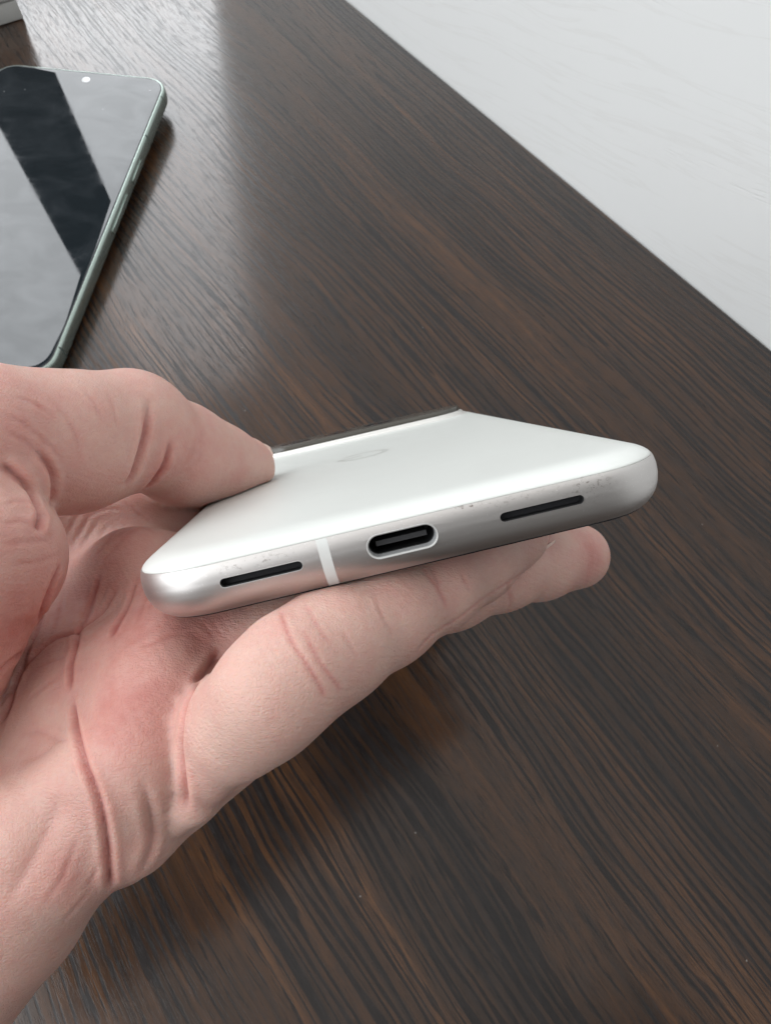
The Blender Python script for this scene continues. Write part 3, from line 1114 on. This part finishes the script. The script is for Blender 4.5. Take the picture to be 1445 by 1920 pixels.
# line between two fingers, then the finger creases
crease([(770, 1236), (809, 1191), (859, 1160), (903, 1125), (948, 1095), (998, 1062)], 0.2, 0.25, 0.0, 0.5, 0.15)  # thin shadow between little and ring finger, carved and tinted into the skin
crease([(517, 1125), (545, 1199), (570, 1239), (595, 1279), (612, 1312)], 0.10, 0.28, 0.4, 0.75, 0.15, 0.30)
crease([(566, 1175), (595, 1234), (624, 1274), (641, 1298)], 0.09, 0.28, 0.4, 0.65, 0.2, 0.30)
crease([(570, 1125), (595, 1174), (622, 1212)], 0.07, 0.28, 0.4, 0.5, 0.25, 0.3)
crease([(788, 1060), (806, 1085), (824, 1109), (840, 1146)], 0.08, 0.3, 0.4, 0.6, 0.25, 0.4)
crease([(806, 1060), (818, 1085), (828, 1100)], 0.12, 0.35, 0.4, 0.4, 0.25, 0.5)
crease([(948, 1094), (956, 1124), (953, 1142)], 0.15, 0.35, 0.4, 0.4, 0.25, 0.5)
for a in ((230, 1380, 7, .45), (250, 1330, 6, .3), (370, 850, 5, .5), (440, 905, 5, .3), (300, 880, 4, .35), (1100, 1030, 5, .55), (1120, 1060, 4, .3),
          (40, 1120, 12, .42), (0, 1200, 10, .15), (150, 1090, 11, .38), (220, 1200, 9, .28), (270, 1020, 7, .3), (330, 1180, 7, .25), (90, 1260, 8, .15), (150, 800, 12, .2), (380, 870, 9, .15), (60, 1480, 8, .2), (180, 1640, 6, .2),
          (20, 760, 8, .25), (380, 1180, 5, .35), (300, 1120, 6, .35)):
    blush(*a)
for a in ((430, 1390, 7, -.25), (120, 1440, 7, -.2), (740, 1160, 6, -.15), (150, 740, 8, -.15), (300, 1520, 5, -.25), (560, 1240, 4, -.15)):
    blush(*a)
hv = hv + HN * dent[:, None]
hv = laplace(hv, hf, 1, 0.3)


def skin_material():
    t = NT('skin')
    v = t.mapping(t.obj(), scale=(1000, 1000, 1000))             # millimetres
    fl = t.n('ShaderNodeAttribute', attribute_name='flush').outputs['Fac']
    blot = t.noise(v, 0.16, 4, 0.6)
    blot2 = t.noise(v, 0.7, 3, 0.6)
    f = t.math('ADD', fl, t.math('ADD', t.math('MULTIPLY', t.math('SUBTRACT', blot, 0.5), 1.1),
                                 t.math('MULTIPLY', t.math('SUBTRACT', blot2, 0.5), 0.5)))
    f = t.math('ADD', t.math('MULTIPLY', f, 0.5), 0.42)
    col = t.ramp(f, [(0.0, (0.62, 0.450, 0.378)), (0.35, (0.59, 0.375, 0.318)), (0.65, (0.545, 0.282, 0.242)), (1.0, (0.42, 0.13, 0.11))])
    # fine relief: skin lines, pores and ridges
    rd = t.n('ShaderNodeTexWave', wave_type='BANDS', bands_direction='DIAGONAL')
    t.put(rd.inputs['Vector'], v)
    rd.inputs['Scale'].default_value = 0.42
    rd.inputs['Distortion'].default_value = 5.0
    rd.inputs['Detail'].default_value = 2
    rd.inputs['Detail Scale'].default_value = 0.25
    vo = t.n('ShaderNodeTexVoronoi', feature='DISTANCE_TO_EDGE')
    t.put(vo.inputs['Vector'], t.mapping(v, scale=(1.0, 1.0, 1.6)))
    vo.inputs['Scale'].default_value = 1.9
    cell = t.ramp(vo.outputs[0], [(0.0, (0, 0, 0)), (0.16, (1, 1, 1))])
    fn = t.noise(v, 3.2, 3, 0.65)
    lines = t.noise(t.mapping(v, scale=(1.0, 3.0, 2.2), rot=(0.3, 0.5, 0.9)), 1.0, 3, 0.6)
    hgt = t.math('ADD', t.math('MULTIPLY', rd.outputs['Fac'], 0.13), t.math('ADD', t.math('MULTIPLY', cell, 0.16),
                 t.math('ADD', t.math('MULTIPLY', fn, 0.5), t.math('MULTIPLY', lines, 0.95))))
    t.set(Base_Color=col, Roughness=t.math('ADD', 0.42, t.math('MULTIPLY', fn, 0.14)), Specular_IOR_Level=0.42)
    t.b.subsurface_method = 'RANDOM_WALK'
    t.set(Subsurface_Weight=0.6, Subsurface_Radius=(1.0, 0.36, 0.22), Subsurface_Scale=0.0022)
    t.set(Normal=t.bump(hgt, 0.7, 0.0002))
    return t.mat


M_SKIN = skin_material()
hw_ = to_world(hv)
hand_o = mesh_obj('hand', hw_, hf, M_SKIN)
at_ = hand_o.data.attributes.new('flush', 'FLOAT', 'POINT')
at_.data.foreach_set('value', np.clip(red, -1, 1.5).astype(np.float32))
tag(hand_o, 'bare left hand gripping the white phone between thumb and fingers', 'hand')

# ------------------------------------------------------------------ nails (parts of the hand)
M_NAIL = plain('nail', (0.74, 0.54, 0.46), 0.28, scale=600)


def nail(centre, along, out, length, width, thick=0.45, curve=0.55):
    """a curved plate: along = towards the tip, out = away from the bone (camera-frame mm)"""
    x = np.array(along, float); x /= np.linalg.norm(x)
    z = np.array(out, float); z -= x * (z @ x); z /= np.linalg.norm(z)
    y = np.cross(z, x)
    V, Fc = [], []
    nu, nv_ = 10, 12
    for lay in (0, 1):
        for i in range(nu + 1):
            a = i / nu
            for j in range(nv_ + 1):
                b = j / nv_ * 2 - 1
                rr = 1.0 if a < 0.75 else math.sqrt(max(1 - ((a - 0.75) / 0.25) ** 2 * 0.75, 0.05))
                w = width / 2 * rr
                h = -curve * width / 2 * b * b * rr * rr - 0.05 * length * (a - 0.4) ** 2 - (thick if lay else 0)
                V.append(np.array(centre) + x * (a - 0.5) * length + y * b * w + z * h)
    n = (nu + 1) * (nv_ + 1)
    for lay in (0, 1):
        for i in range(nu):
            for j in range(nv_):
                a = lay * n + i * (nv_ + 1) + j
                q_ = (a, a + 1, a + nv_ + 2, a + nv_ + 1)
                Fc.append(q_ if lay else q_[::-1])
    rim = [i * (nv_ + 1) for i in range(nu + 1)] + [nu * (nv_ + 1) + j for j in range(1, nv_ + 1)] + \
          [i * (nv_ + 1) + nv_ for i in range(nu - 1, -1, -1)] + [j for j in range(nv_ - 1, 0, -1)]
    for k in range(len(rim)):
        a, b = rim[k], rim[(k + 1) % len(rim)]
        Fc.append((a, b, b + n, a + n))
    return mesh_obj('nail', to_world(np.array(V)), Fc, M_NAIL, hand_o, sharp=60)


ax_t = P(462, 873, 143) - P(402, 868, 134.5)
nail(P(456, 824, 144.6), ax_t, (0.30, -0.90, 0.30), 12, 10.5)
ax_l = P(962, 1004, 114.5) - P(885, 1052, 107)
nail(P(985, 1043, 119.5), ax_l, (0.25, 0.85, 0.45), 9.5, 8.5)
